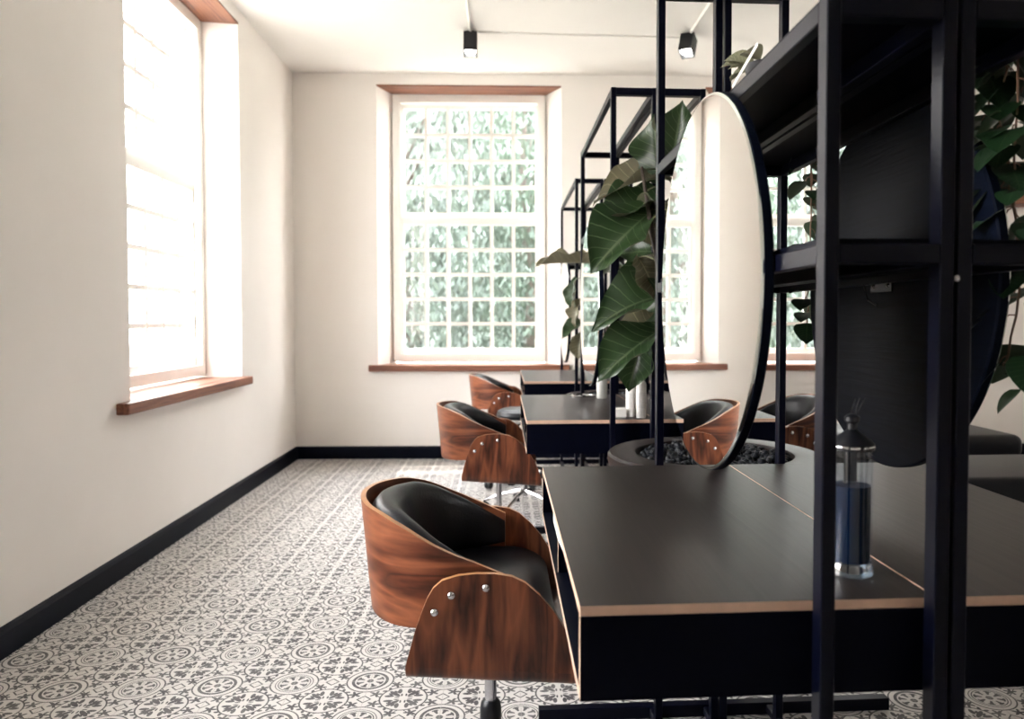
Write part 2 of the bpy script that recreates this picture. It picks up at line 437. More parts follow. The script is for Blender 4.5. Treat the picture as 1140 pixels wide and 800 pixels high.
# ------------------------------------------------------------------ salon chair
def salon_chair():
    root = thing('salon_chair', 'walnut bentwood swivel chair with black leather pads at the nearest desk', 'chair')
    # back shell: a band of bent ply round the sitter
    path = []
    n = 30
    pts2 = [(.035, -.247, 0)] + [(-.03, -.252, 0)]
    for k in range(n+1):
        t = PI*k/n
        pts2.append((-.06-.225*math.sin(t), -.255*math.cos(t), math.sin(t)))
    pts2 += [(-.03, .252, 0), (.035, .247, 0)]
    def top_z(x): 
        xs = [(-.285, .768), (-.22, .760), (-.165, .741), (-.112, .715), (-.055, .690), (.0, .668), (.035, .650)]
        for (a, za), (b_, zb) in zip(xs[:-1], xs[1:]):
            if x <= b_: return za + (zb-za)*(x-a)/(b_-a)
        return xs[-1][1]
    def bot_z(s): return .556 - .026*s
    V = Vector
    def shell(off, k, h, extra=0):
        x, y, s = pts2[k]
        a = V((pts2[max(k-1, 0)][0], pts2[max(k-1, 0)][1])); b_ = V((pts2[min(k+1, len(pts2)-1)][0], pts2[min(k+1, len(pts2)-1)][1]))
        d = (b_-a).normalized(); nrm = V((d.y, -d.x))          # outward
        c = V((-.03, 0)); 
        if nrm.dot(V((x, y))-c) < 0: nrm = -nrm
        zt = top_z(x); zb = bot_z(s)
        tilt = -.022*s*(1-h)
        p = V((x, y)) + nrm*(off)
        return V((p.x - tilt, p.y, zb + (zt-zb)*h))
    m = MB(); K = len(pts2); HN = 6; arc = [0]
    for k in range(1, K): arc.append(arc[-1] + math.hypot(pts2[k][0]-pts2[k-1][0], pts2[k][1]-pts2[k-1][1]))
    for off in (0, -.011):
        vs = [shell(off, k, h/HN) for k in range(K) for h in range(HN+1)]
        uv = [(arc[k]*1.0+.13, p.z*1.0) for k in range(K) for p in [vs[k*(HN+1)+h] for h in range(HN+1)]]
        fs = [(k*(HN+1)+h, (k+1)*(HN+1)+h, (k+1)*(HN+1)+h+1, k*(HN+1)+h+1) for k in range(K-1) for h in range(HN)]
        m.add(vs, fs, 0, uv)
    for h in (0, 1):
        vs = [shell(off, k, h) for off in (0, -.011) for k in range(K)]
        m.add(vs, [(k, k+1, K+k+1, K+k) for k in range(K-1)], 1)
    for k in (0, K-1):
        vs = [shell(off, k, h/HN) for off in (0, -.011) for h in range(HN+1)]
        m.add(vs, [(h, h+1, HN+1+h+1, HN+1+h) for h in range(HN)], 1)
    m.build('back_shell', [M['walnut'], M['walnut_edge']], root, True)
    # leather back pad, plump
    m = MB(); HN = 8; vs = []
    k0, k1 = 0, K-1
    ks = list(range(k0, k1+1))
    ring = 16
    for k in ks:
        edge = min((arc[k]-arc[k0]), (arc[k1]-arc[k]))/.11; edge = min(1, max(.10, edge)); edge = math.sin(edge*PI/2)
        for j in range(ring):
            t = 2*PI*j/ring
            h = .5 + .475*math.copysign(abs(math.sin(t))**.5, math.sin(t))*(.55+.45*edge)
            th = (.020+.021*pts2[k][2])*edge
            off = -.0112 - th*(1+math.copysign(abs(math.cos(t))**.95, -math.cos(t)))
            p = shell(off, k, h); p.z += .001
            vs.append(p)
    fs = [(i*ring+j, i*ring+(j+1) % ring, (i+1)*ring+(j+1) % ring, (i+1)*ring+j) for i in range(len(ks)-1) for j in range(ring)]
    fs += [tuple(range(ring)), tuple((len(ks)-1)*ring+j for j in reversed(range(ring)))]
    m.add(vs, fs); m.build('back_pad', M['leather'], root, True, angle=70)
    # seat shell: two side wings and the bottom, one bent sheet
    prof = [(-.158, .487), (-.149, .520), (-.138, .559), (-.125, .595), (-.116, .617), (-.105, .636), (-.088, .651), (-.057, .660), (-.023, .663), (.012, .662), (.046, .656), (.072, .643), (.100, .618), (.128, .585), (.153, .545), (.171, .505), (.184, .461)]
    m = MB()
    T = .012
    for sgn in (-1, 1):
        yo, yi = sgn*.271, sgn*(.271-T)
        n = len(prof)
        uvw = lambda x, z: (z*1.15+.4*sgn, x*1.35+.5)
        sl = lambda x: -.026*(x+.158)/.321 if True else 0
        for y in (yo, yi):
            # fill as columns down to the lower line
            vs = [(x, y, z) for x, z in prof]
            cen = (0.0, y, .50)
            vs.append(cen); uv = [uvw(v_[0], v_[2]) for v_ in vs]
            m.add(vs, [(i, i+1, n) for i in range(n-1)] + [(n-1, 0, n)], 0, uv)
        vs = [(x, y, z) for y in (yo, yi) for x, z in prof]
        m.add(vs, [(i, i+1, n+i+1, n+i) for i in range(n-1)], 1)
    xs0, xs1 = -.158, .184
    dz = lambda x: 0 if x < 0 else -.026
    bend = []
    for k in range(7):
        t = PI/2*k/6; bend.append((-.271+.030*(1-math.cos(t)), .487-.030*math.sin(t)))
    bend2 = [(-y, z) for y, z in reversed(bend)]
    path = bend + bend2
    bi = []
    for k in range(7):
        t = PI/2*k/6; bi.append((-.259+.018*(1-math.cos(t)), .487-.018*math.sin(t)))
    pin = bi + [(-y, z) for y, z in reversed(bi)]
    n = len(path)
    for pth in (path, pin):
        vs = [(x, y, z+dz(x)) for x in (xs0, xs1) for (y, z) in pth]
        arcs = [0]
        for (ya, za), (yb, zb_) in zip(pth[:-1], pth[1:]): arcs.append(arcs[-1]+math.hypot(yb-ya, zb_-za))
        uv = [((.487-a_)*1.15-.4 if a_ < arcs[-1]/2 else (.487-(arcs[-1]-a_))*1.15+.4, x*1.35+.5) for x in (xs0, xs1) for a_ in arcs]
        m.add(vs, [(i, i+1, n+i+1, n+i) for i in range(n-1)], 0, uv)
    for x in (xs0, xs1):
        vs = [(x, y, z+dz(x)) for pth in (path, pin) for (y, z) in pth]
        m.add(vs, [(i, i+1, n+i+1, n+i) for i in range(n-1)], 1)
    m.build('seat_shell', [M['walnut'], M['walnut_edge']], root, True)
    # studs
    for sgn in (-1, 1):
        for (x, z) in ((-.070, .623), (-.004, .636), (-.102, .591)):
            s = MB(); s.lathe([(.0085,0),(.0082,.003),(.0065,.0062),(.0035,.008),(.0005,.0086)], 14, M4=Matrix.Translation((x, sgn*.271, z)) @ Matrix.Rotation(sgn*-PI/2, 4, 'X'))
            s.build('stud', M['chrome'], root, True)
    # seat cushion with waterfall front
    m = MB()
    cs = [(-.172,.560),(-.168,.562),(-.15,.564),(-.10,.566),(.0,.567),(.065,.563),(.105,.550),(.132,.530),(.146,.506),(.142,.484),(.10,.474),(-.09,.478),(-.13,.540),(-.16,.556)]
    ys = [(-.254,.88),(-.244,.96),(-.22,1.0),(-.1,1.02),(0,1.025),(.1,1.02),(.22,1.0),(.244,.96),(.254,.88)]
    vs = []
    for y, sc in ys:
        for x, z in cs:
            lim = math.sqrt(max(0, 1-(y/.255)**2))*.98 if x < -.08 else 1
            xx = -.08+(x+.08)*lim if x < -.08 else x
            vs.append((xx, y, .53+(z-.53)*sc))
    n = len(cs)
    fs = [(i*n+j, i*n+(j+1) % n, (i+1)*n+(j+1) % n, (i+1)*n+j) for i in range(len(ys)-1) for j in range(n)] + [tuple(range(n)), tuple((len(ys)-1)*n+j for j in reversed(range(n)))]
    m.add(vs, fs); c = m.build('seat_cushion', M['leather'], root, True, angle=80)
    sub = c.modifiers.new('s', 'SUBSURF'); sub.levels = 1; sub.render_levels = 2
    # mechanism
    m = MB(); m.bbox(-.09, .09, -.07, .07, .435, .455, .006); m.bbox(-.055, .055, -.045, .045, .405, .437, .01)
    m.build('tilt_mechanism', M['rubber'], root, True)
    m = MB(); m.tube([(.02,.03,.44),(.05,-.09,.438),(.055,-.14,.436)], .0045, 8); m.lathe([(.004,-.02),(.016,-.018),(.019,0),(.016,.018),(.004,.02)], 12, M4=Matrix.Translation((.055,-.145,.434)))
    m.build('lever', M['rubber'], root, True)
    m = MB(); m.lathe([(.0135,.27),(.0135,.41)], 20); m.build('gas_cylinder', M['chrome'], root, True)
    m = MB(); m.lathe([(.030,.085),(.030,.14),(.025,.16),(.0245,.262),(.022,.276),(.016,.283)], 24); m.build('column', M['rubber'], root, True)
    for k in range(5):
        a = 2*PI*k/5 + .35
        M4 = Matrix.Rotation(a, 4, 'Z')
        leg = MB()
        secs = [(.02, .100, .022, .020), (.10, .098, .018, .017), (.20, .086, .014, .012), (.262, .074, .013, .009)]
        vs = []
        for (x, z, w, h) in secs: vs += [(x,-w,z-h),(x,w,z-h),(x,w*.7,z+h),(x,-w*.7,z+h)]
        fs = [(i*4+j, i*4+(j+1) % 4, (i+1)*4+(j+1) % 4, (i+1)*4+j) for i in range(3) for j in range(4)] + [(0,1,2,3),(15,14,13,12)]
        leg.add(vs, fs, 0, None, M4); lo = leg.build('leg', M['rubber'], root, False)
        cst = MB()
        for s_ in (-1, 1):
            cst.lathe([(.004,-.008),(.024,-.008),(.026,-.004),(.026,.004),(.024,.008),(.004,.008)], 18, M4=M4 @ Matrix.Translation((.255, s_*.013, .026)) @ Matrix.Rotation(PI/2, 4, 'X'))
        cst.lathe([(.008,.0),(.008,.035)], 10, M4=M4 @ Matrix.Translation((.25,0,.035)))
        cst.build('castor', M['rubber'], lo, True)
    return root

chair = salon_chair(); chair.location = (-.03, 1.72, 0)
c2 = copy_tree(chair); c2.location = (-.020, 3.51, .0); tag(c2, 'walnut bentwood swivel chair at the middle desk, behind the nearest chair', 'chair')
c3 = copy_tree(chair); c3.location = (.043, 5.38, .0); tag(c3, 'walnut bentwood swivel chair at the farthest desk below the back window', 'chair')
c4 = copy_tree(chair); c4.location = (1.23, 3.43, .032); c4.rotation_euler = (0, 0, PI); tag(c4, 'walnut chair on the right side of the middle desk, seen past the round mirror', 'chair')
for c in (c2, c4):   # raised seats still stand on the floor: lower their legs
    for ch in kids(c):
        if ch.name.split('.')[0] in ('leg', 'column'): ch.location.z = 0 if c is c2 else -.032

# ------------------------------------------------------------------ desks
def desk(x0, x1, y0, y1, open_left, label):
    root = thing('styling_desk', label, 'desk', (x0 if open_left else x1, y0, .628))
    ox = root.location.x; oy = y0; oz = .628
    t = .0135; Z1 = .76-oz
    a, b_ = x0-ox, x1-ox; L = y1-y0
    m = MB(); m.box(a, b_, 0, L, Z1-t, Z1, [1,0,1,1,1,1]); m.mi[0] = 0; m.build('worktop', [M['worktop'], M['ply']], root)
    for y in (0, L-t):
        m = MB(); m.box(a, b_, y, y+t, 0, Z1-t-.0005, [1,1,0,1,0,1]); m.build('side_panel', [M['panel'], M['ply']], root)
    m = MB(); m.box(a, b_, t, L-t, 0, t, [0,0,1,1,1,1]); m.build('bottom_panel', [M['panel'], M['ply']], root)
    s = .03 if open_left else -.03
    for fr in (.50,):
        m = MB(); y = L*fr
        xx = sorted((0+s*.2, (b_-.02) if open_left else (a+.02)))
        m.box(xx[0], xx[1], y, y+t, t, Z1-t-.001, [0,0,0,1,0,1]); m.build('divider', [M['panel'], M['ply']], root)
    bx = (b_-t, b_) if open_left else (a, a+t)
    m = MB(); m.box(bx[0], bx[1], t, L-t, t, Z1-t-.001); m.build('back_panel', M['panel'], root)
    return root
UN = [dict(dx=0.0, y0=.97, y1=2.05, d0=1.018, d1=2.003, xl=.104, top=2.048), dict(dx=-.012, y0=2.862, y1=3.965, d0=2.935, d1=3.945, xl=.090, top=2.026), dict(dx=.030, y0=4.73, y1=5.93, d0=4.80, d1=5.90, xl=.133, top=2.03)]
where = ['nearest station', 'middle station', 'farthest station under the back window']
for u, w in zip(UN, where):
    xm = .605+u['dx']
    desk(u['xl'], xm, u['d0'], u['d1'], True, f'black desk with pale ply edges, left half of the {w}')
    desk(xm+.003, xm+.003+(xm-u['xl']), u['d0'], u['d1'], False, f'black desk with pale ply edges, right half of the {w}')

# ------------------------------------------------------------------ steel towers with shelves
def tower(u, label):
    root = thing('steel_shelf_frame', label, 'shelf frame', (u['dx'], u['y0'], 0))
    L = u['y1']-u['y0']; pd = .028; w = .020; TOP = u['top']
    xs = (.420, .577, .602, .762)
    def part(name, *b, mat='steel', bev=.0015):
        m = MB(); m.bbox(*b, bev, 1); return m.build(name, M[mat], root)
    for x in xs:
        for y in (0, L): part('post', x, x+w, y, y+pd, .0, TOP)
    for x in xs:
        for nm, z in (('top_rail', TOP-.028), ('shelf_rail', 1.545), ('shelf_rail', 1.224), ('floor_rail', .008)):
            part(nm, x+.0005, x+w-.0005, pd, L, z, z+.027)
    for x0, x1 in ((xs[0]+w, xs[1]), (xs[2]+w, xs[3])):
        for y in (0, L):
            for z in (TOP-.028, 1.545, 1.224): part('crossbar', x0, x1, y, y+pd, z, z+.027)
        y_s = L*.62
        part('support_rail', x0, x1, y_s, y_s+.03, .598, .626)
        part('shelf_board', x0-.012, x1+.012, pd*.3, L+pd*.7, 1.5725, 1.582, mat='panel', bev=.001)
        part('shelf_board', x0-.012, x1+.012, pd, L, 1.2515, 1.260, mat='panel', bev=.001)
    for y in (.12*L, .88*L) : pass
    for (xa, xb) in ((.10-u['dx']*0, xs[0]), (xs[3]+w, 1.12)):
        part('support_rail', xa+.02, xb, L*.62, L*.62+.03, .598, .626)
        part('support_rail', xa+.02, xb, L*.85, L*.85+.03, .598, .626)
    part('foot_bar', .100, 1.135, L+pd+.056, L+pd+.086, .0, .035)
    for x in xs: part('floor_rail', x+.0005, x+w-.0005, L+pd, L+pd+.057, .008, .030)
    m = MB()
    for y in (L*.0,):
        for z in (1.205, 1.80):
            m.lathe([(.0045,0),(.0042,.002),(.002,.0035)], 12, M4=Matrix.Translation((.5995, -.0005, z)) @ Matrix.Rotation(PI/2, 4, 'X'))
    m.build('bolt', M['chrome'], root, True)
    return root
tl = ['black steel shelf frame of the nearest station, its posts crossing the whole picture', 'black steel shelf frame over the middle station', 'black steel shelf frame over the farthest station by the back window']
TW = [tower(u, l) for u, l in zip(UN, tl)]

# ------------------------------------------------------------------ round mirrors
def round_mirror(side, u, label):
    RM = .372; th = .017
    yc = (u['y0']+u['y1'])/2 + .012; zc = 1.222
    x = (.4195 if side < 0 else .7825) + u['dx']
    root = thing('round_mirror', label, 'mirror', (x, yc, zc))
    Mx = Matrix.Rotation(side*PI/2, 4, 'Y')       # local z -> outward
    m = MB(); m.lathe([(.001,.0),(RM-.003,.0),(RM,.003),(RM,th-.001),(.001,th-.001)], 128, M4=Mx, cap=True)
    m.build('backing_disc', M['backing'], root, True, angle=30)
    m = MB(); m.lathe([(.0005,th+.0035),(RM-.006,th+.0035)], 128, 0, Mx, False); m.build('mirror_glass', M['mirror'], root)
    m = MB(); m.lathe([(RM-.006,th+.0035),(RM-.001,th+.0015),(RM-.001,th-.001)], 128, 0, Mx, False); m.build('glass_bevel', M['mbevel'], root)
    # hanging bracket on the back
    m = MB(); s = -side
    m.bbox(-.004 if side > 0 else .001, -.001 if side > 0 else .004, -.045, .045, -.045+.03, .03, .001, 1)
    for y in (-.03, .03): m.lathe([(.005,0),(.004,.003),(.001,.004)], 10, 1, Matrix.Translation((-side*.004, y, -.002)) @ Matrix.Rotation(-side*PI/2, 4, 'Y'))
    m.tube([(-side*.006, .045, .02), (-side*.01, .06, .0), (-side*.008, .045, -.03), (-side*.006, .01, -.042)], .002, 6)
    m.build('hanging_bracket', [M['rubber'], M['chrome']], root, True)
    return root
for u, w in zip(UN, ['nearest', 'middle', 'farthest']):
    round_mirror(-1, u, f'round black-rimmed mirror on the left side of the {w} shelf frame')
    round_mirror(1, u, f'round mirror on the right of the {w} frame, its grained black back showing')

# ------------------------------------------------------------------ planter, pebbles
def planter(x, y, label, plabel):
    root = thing('round_planter', label, 'planter', (x, y, 0))
    m = MB(); m.lathe([(.255,.640),(.325,.640),(.340,.655),(.348,.695),(.347,.708),(.340,.715),(.262,.716),(.256,.714),(.254,.708),(.254,.690),(.254,.641)], 72, cap=False)
    m.build('rim', M['worktop'], root, True, angle=40)
    m = MB(); m.lathe([(.001,.630),(.27,.630),(.27,.642),(.001,.642)], 48); m.build('bowl_base', M['panel'], root, True)
    m = MB(); m.lathe([(.12,.012),(.11,.03),(.06,.05),(.06,.630)], 32); m.lathe([(.20,0),(.20,.008),(.19,.013)], 40); m.build('pedestal', M['steel'], root, True)
    rnd = random.Random(int(y*10)); p = MB()
    ico = bmesh.new(); bmesh.ops.create_icosphere(ico, subdivisions=1, radius=1); base = [v.co.copy() for v in ico.verts]; fcs = [[v.index for v in f.verts] for f in ico.faces]; ico.free()
    p.lathe([(.001,.643),(.252,.643),(.252,.695),(.001,.695)], 32)
    for k in range(420):
        a = rnd.uniform(0, 2*PI); r = .243*math.sqrt(rnd.random()); s = rnd.uniform(.008, .016)
        M4 = Matrix.Translation((r*math.cos(a)*.97, r*math.sin(a)*.97, .697+rnd.uniform(0, .012))) @ Matrix.Rotation(rnd.uniform(0, 6), 4, (rnd.random(), rnd.random(), 1)) @ Matrix.Diagonal((s*1.3, s, s*.7, 1))
        p.add(base, fcs, 0, None, M4)
    po = p.build('black_pebbles', M['pebble'], None, True, loc=(x, y, 0), angle=60); po['kind'] = 'stuff'; tag(po, plabel, 'pebbles')
planter(.690, 2.445, 'round black wooden planter between the nearest and middle stations', 'black pebbles filling the round planter beyond the nearest desk')
planter(.705, 4.37, 'round black planter hidden between the middle and farthest stations', 'black pebbles in the planter between the middle and farthest stations')

# ------------------------------------------------------------------ plants
def leaf_grid(L, W, nx=12, ny=6, shape='fig', curl=.25, droop=.5, wave=.035, seed=0):
    rnd = random.Random(seed); ph = rnd.uniform(0, 6)
    vs = []; uv = []
    for i in range(nx+1):
        u = i/nx
        if shape == 'fig': w = (.50*math.sin(PI*min(1, u*1.02)**.85))*(.62+.55*u) * (1-.20*math.exp(-((u-.38)/.12)**2)) + .002
        elif shape == 'heart': w = .5*max(0, math.sin(PI*(u**.72))) ** .7 * (1.05-.15*u) + .001
        else: w = .5*math.sin(PI*u)**.8+.002
        for j in range(ny+1):
            v = j/ny*2-1
            y = v*w*W
            x = L*u
            z = curl*W*(abs(v)**1.5)*w*1.6 - droop*L*u*u*.5 + wave*L*math.sin(ph+u*15+v*1.5)*abs(v)**2
            vs.append(Vector((x*(1-.12*droop*u), y, z))); uv.append((u, j/ny))
    fs = [(i*(ny+1)+j, (i+1)*(ny+1)+j, (i+1)*(ny+1)+j+1, i*(ny+1)+j+1) for i in range(nx) for j in range(ny)]
    return vs, fs, uv
def frame(base, direc, up):
    x = Vector(direc).normalized(); z = Vector(up); z = (z - x*z.dot(x)).normalized(); y = z.cross(x)
    m = Matrix.Identity(4)
    for i in range(3): m[i][0] = x[i]; m[i][1] = y[i]; m[i][2] = z[i]; m[i][3] = base[i]
    return m
def put_leaf(parent, base, direc, up, L, W, mat, **kw):
    m = MB(); vs, fs, uv = leaf_grid(L, W, **kw); m.add(vs, fs, 0, uv, frame(base, direc, up))
    o = m.build('leaf', M[mat], parent, True, angle=180)
    return o

def fig_tree(loc, label, leaves, height, seed=1):
    root = thing('fiddle_leaf_fig', label, 'plant', loc)
    rnd = random.Random(seed)
    trunk = [(0,0,0), (-.02,.01,.25), (-.07,.02,.5), (-.12,.03,.75), (-.16,.02,height)]
    m = MB(); m.tube(trunk, [.014,.012,.011,.009,.005], 10); m.build('trunk', M['bark'], root, True)
    def at(z):
        for a, b_ in zip(trunk[:-1], trunk[1:]):
            if a[2] <= z <= b_[2]: t = (z-a[2])/(b_[2]-a[2]); return Vector(a).lerp(Vector(b_), t)
        return Vector(trunk[-1])
    pet = MB()
    for i, (c, direc, up, L, W, mat, droop) in enumerate(leaves):
        c = Vector(c) - Vector(loc); d = Vector(direc).normalized()
        base = c - d*L*.5
        st = at(max(.05, min(height, base.z-.03)))
        pet.tube(bez(st, (st+base)/2 + Vector((0,0,.02)), base + d*.01, 5), .0028, 6)
        put_leaf(root, base, d, up, L, W*1.05, mat, nx=18, ny=8, curl=.45, droop=droop, wave=.05, seed=seed*40+i)
    pet.build('leaf_stalks', M['greenstem'], root, True)
    return root
T1 = (.64, 2.60, .70)
L1 = [
    ((.470,2.32,1.665), (-.25,-.2,1), (-1,-.5,-.1), .24, .17, 'fig', .15),
    ((.555,2.42,1.735), (.12,-.2,1), (-.3,-1,.1), .25, .16, 'fig', .1),
    ((.400,2.33,1.600), (-1,-.2,.12), (.1,-.45,1), .27, .21, 'fig_old', .9),
    ((.385,2.30,1.500), (-1,-.25,-.12), (0,-.75,1), .27, .20, 'fig', .55),
    ((.350,2.24,1.400), (-.9,-.35,-.72), (-.35,-1,.7), .31, .24, 'fig', .35),
    ((.455,2.36,1.452), (.5,-.5,-.55), (-.1,-1,.6), .22, .17, 'fig_old', .7),
    ((.465,2.55,1.290), (-.35,-.2,-1), (-.2,-1,-.1), .24, .19, 'fig', .25),
    ((.380,2.24,1.215), (-1,-.3,-.08), (-.1,-.8,1), .28, .22, 'fig', .85),
    ((.450,2.28,1.275), (.35,-.6,-.75), (.1,-1,.5), .21, .15, 'fig_old', .5),
    ((.445,2.36,1.125), (-.9,-.3,.1), (0,-.8,1), .28, .19, 'fig_old', .7),
    ((.375,2.25,1.065), (-.85,-.3,-.45), (-.4,-.8,.8), .29, .20, 'fig', .45),
    ((.440,2.50,1.010), (-.3,-.1,-1), (-.4,-1,0), .22, .17, 'fig', .2),
    ((.555,2.30,1.060), (.5,-.6,-.4), (.1,-.8,.7), .24, .20, 'fig', .5),
    ((.620,2.33,1.30), (.6,-.7,.0), (.1,-.5,1), .26, .20, 'fig', .6),
    ((.70,2.45,1.50), (.9,-.2,.2), (0,-.4,1), .26, .20, 'fig', .6),
    ((.56,2.66,1.55), (-.1,1,.2), (0,-.3,1), .26, .20, 'fig', .6),
    ((.68,2.62,1.20), (.4,1,.0), (0,-.3,1), .26, .20, 'fig', .6),
    ((.455,2.46,1.38), (-.8,.3,.1), (-.2,-.9,.6), .24, .18, 'fig', .4),
    ((.47,2.42,1.19), (-.7,.3,-.3), (-.3,-.9,.4), .24, .18, 'fig', .4),
]
L1 = [((c[0]*1.17, c[1]*1.17, 1.15+(c[2]-1.15)*1.17), d, u_, L*1.12, W*1.10, mt, dr) if c[1] < 2.57 else (c, d, u_, L, W, mt, dr) for c, d, u_, L, W, mt, dr in L1]
fig_tree(T1, 'fiddle leaf fig with big dark leaves growing from the round pebble planter', L1, .98, 1)
T2 = (.66, 4.42, .70)
L2 = [((.345,4.28,1.475), (-1,-.1,.02), (0,-.12,1), .33, .22, 'fig_old', .12),
      ((.400,4.33,1.300), (-.2,-.2,-1), (-.9,-.5,.1), .20, .13, 'fig', .3),
      ((.410,4.30,1.195), (-.4,-.2,-.9), (-.9,-.6,.1), .18, .12, 'fig_old', .5),
      ((.395,4.30,1.110), (-.9,-.3,-.4), (0,-.6,1), .18, .12, 'fig', .5),
      ((.440,4.38,1.000), (-.2,-.2,-1), (-.6,-.9,.1), .18, .12, 'fig_old', .3),
      ((.600,4.30,1.550), (-.3,-.9,.4), (0,-.4,1), .26, .19, 'fig', .5),
      ((.700,4.50,1.450), (.8,.2,.2), (0,-.3,1), .26, .2, 'fig', .5),
      ((.560,4.52,1.62), (-.3,.6,.8), (-.4,-.7,.3), .24, .18, 'fig', .3)]
fig_tree(T2, 'smaller fiddle leaf fig with a long level leaf, beside the farthest station', L2, .95, 2)

def pothos(name, label, loc, trails, leafs, seed, mat='pothos', size=.06):
    """trailing plant in a pot that stands on the shelf"""
    root = thing(name, label, 'plant', loc); rnd = random.Random(seed)
    m = MB(); m.lathe([(.038,0),(.042,.004),(.053,.095),(.056,.10),(.050,.10),(.047,.088),(.001,.088)], 28, cap=True); m.build('pot', M['terracotta'], root, True)
    st = MB()
    o = Vector(loc)
    for tr in trails:
        pts = [Vector((0,0,.09))] + [Vector(p)-o for p in tr]
        sm = []
        for i in range(len(pts)-1):
            a, b_ = pts[i], pts[i+1]
            for k in range(5): t = k/5; sm.append(a.lerp(b_, t*t*(3-2*t)) + Vector((rnd.uniform(-1,1), rnd.uniform(-1,1), 0))*.003)
        sm.append(pts[-1]); st.tube(sm, .0018, 6)
        acc = 0
        for i in range(4, len(sm)):
            if rnd.random() < leafs:
                a = rnd.uniform(0, 2*PI); d = Vector((math.cos(a)*.8, math.sin(a)*.8, rnd.uniform(-1.0, -.1))).normalized()
                ln = size*rnd.uniform(.65, 1.15); base = sm[i] + d*.018
                st.tube([sm[i], sm[i]+d*.012+Vector((0,0,.004)), base], .0012, 5)
                put_leaf(root, base, d, Vector((math.cos(a)*.7, math.sin(a)*.7, .7)), ln, ln*.95, mat, nx=7, ny=4, shape='heart', curl=.12, droop=.3, wave=0, seed=seed*200+i)
    for k in range(9):
        a = rnd.uniform(0, 2*PI); d = Vector((math.cos(a), math.sin(a), rnd.uniform(.1, .9))).normalized(); b0 = Vector((0,0,.09)); base = b0 + d*.04
        st.tube([b0, base], .0014, 5); put_leaf(root, base, d, (0,-.2,1), size, size*.75, mat, nx=7, ny=4, shape='heart', curl=.25, droop=.6, wave=0, seed=seed*300+k)
    st.build('stems', M['redstem'], root, True)
    return root
SZ = 1.582
pothos('trailing_pothos', 'trailing green pothos spilling over the right edge of the nearest shelf frame', (.70, 1.14, SZ),
       [[(.79,1.16,1.67),(.815,1.165,1.58),(.822,1.175,1.45),(.825,1.18,1.32),(.83,1.17,1.2),(.822,1.19,1.08)],
        [(.79,1.20,1.66),(.82,1.20,1.57),(.82,1.215,1.48),(.83,1.20,1.38),(.84,1.18,1.25)],
        [(.80,1.13,1.66),(.835,1.14,1.56),(.85,1.15,1.42),(.86,1.15,1.28),(.86,1.16,1.14),(.85,1.17,1.05)],
        [(.80,1.22,1.64),(.81,1.235,1.57),(.818,1.235,1.50)],
        [(.80,1.18,1.68),(.84,1.19,1.6),(.86,1.19,1.5),(.87,1.19,1.42)]], .95, 3, size=.074)
pothos('trailing_pothos', 'small-leaved trailing vine hanging at the far end of the nearest frame', (.70, 1.93, SZ),
       [[(.79,1.95,1.66),(.805,1.95,1.56),(.806,1.95,1.44),(.802,1.95,1.30),(.80,1.95,1.20),(.80,1.955,1.13)],
        [(.79,1.97,1.66),(.812,1.965,1.58),(.812,1.965,1.50)]], 1.0, 4, size=.064)
# grey-green cutting with a white plant tag on the left shelf
root = thing('potted_peperomia', 'grey-green leafy plant with white tag on top of the nearest shelf', 'plant', (.50, 1.42, SZ))
m = MB(); m.lathe([(.030,0),(.034,.003),(.042,.045),(.044,.048),(.039,.048),(.037,.042),(.001,.042)], 24); m.build('pot', M['terracotta'], root, True)
rnd = random.Random(8)
m = MB()
for k in range(12):
    a = rnd.uniform(0, 2*PI) if k > 4 else rnd.uniform(2.2, 4.6); d = Vector((math.cos(a), math.sin(a)*1.3, rnd.uniform(.05, .5))).normalized(); base = Vector((0,0,.045)) + d*.028
    m.tube([(0,0,.043), base], .0014, 5); put_leaf(root, base, d, (-.6,-.3,.7), .065, .042, 'silver', nx=7, ny=4, shape='oval', curl=.3, droop=.5, wave=0, seed=900+k)
m.build('stems', M['greenstem'], root, True)
m = MB(); m.bbox(-.0008, .0008, -.004, .004, 0, .15, .0005, 1, M4=Matrix.Translation((-.052,.05,.022)) @ Matrix.Rotation(R(78), 4, 'X') ); m.build('plant_tag', M['whiteplastic'], root)

# ------------------------------------------------------------------ disinfectant jar
root = thing('disinfectant_jar', 'tall glass jar of blue disinfectant with black lid on the nearest desk', 'jar', (.533, 1.125, .76))
m = MB(); RJ = .0325
m.lathe([(.001,.0),(RJ-.003,.0),(RJ,.003),(RJ,.012),(RJ-.001,.016),(RJ-.001,.196),(RJ-.003,.196),(RJ-.004,.020),(.001,.018)], 48, cap=False); m.build('glass_body', M['jarglass'], root, True, angle=50)
m = MB(); m.lathe([(.001,.0005),(RJ-.003,.0006),(RJ+.0008,.003),(RJ+.0008,.013),(RJ-.002,.0205),(.001,.0208)], 48); m.build('glass_foot', M['footglass'], root, True, angle=50)
m = MB(); m.lathe([(.001,.022),(RJ-.0045,.022),(RJ-.0045,.138),(.001,.138)], 40, cap=False); m.build('liquid', M['liquid'], root, True, angle=50)
m = MB(); m.lathe([(RJ+.001,.193),(RJ+.001,.201),(RJ-.004,.207),(.012,.219),(.007,.223),(.007,.232),(.011,.236),(.011,.242),(.006,.246),(.001,.247)], 40); m.lathe([(RJ+.0015,.196),(RJ+.0022,.198),(RJ+.0015,.200)], 40, 1, cap=False); m.build('lid', [M['rubber'], M['chrome']], root, True)
m = MB()
for dx, dy, tx, ty in ((.004,.0,.010,.004), (-.002,.004,.002,-.014), (.003,-.004,.018,.004)):
    m.tube([(dx,dy,.236),(dx+tx*.4,dy+ty*.4,.255),(dx+tx,dy+ty,.270)], .0009, 5)
m.build('comb_handles', M['rubber'], root, True)
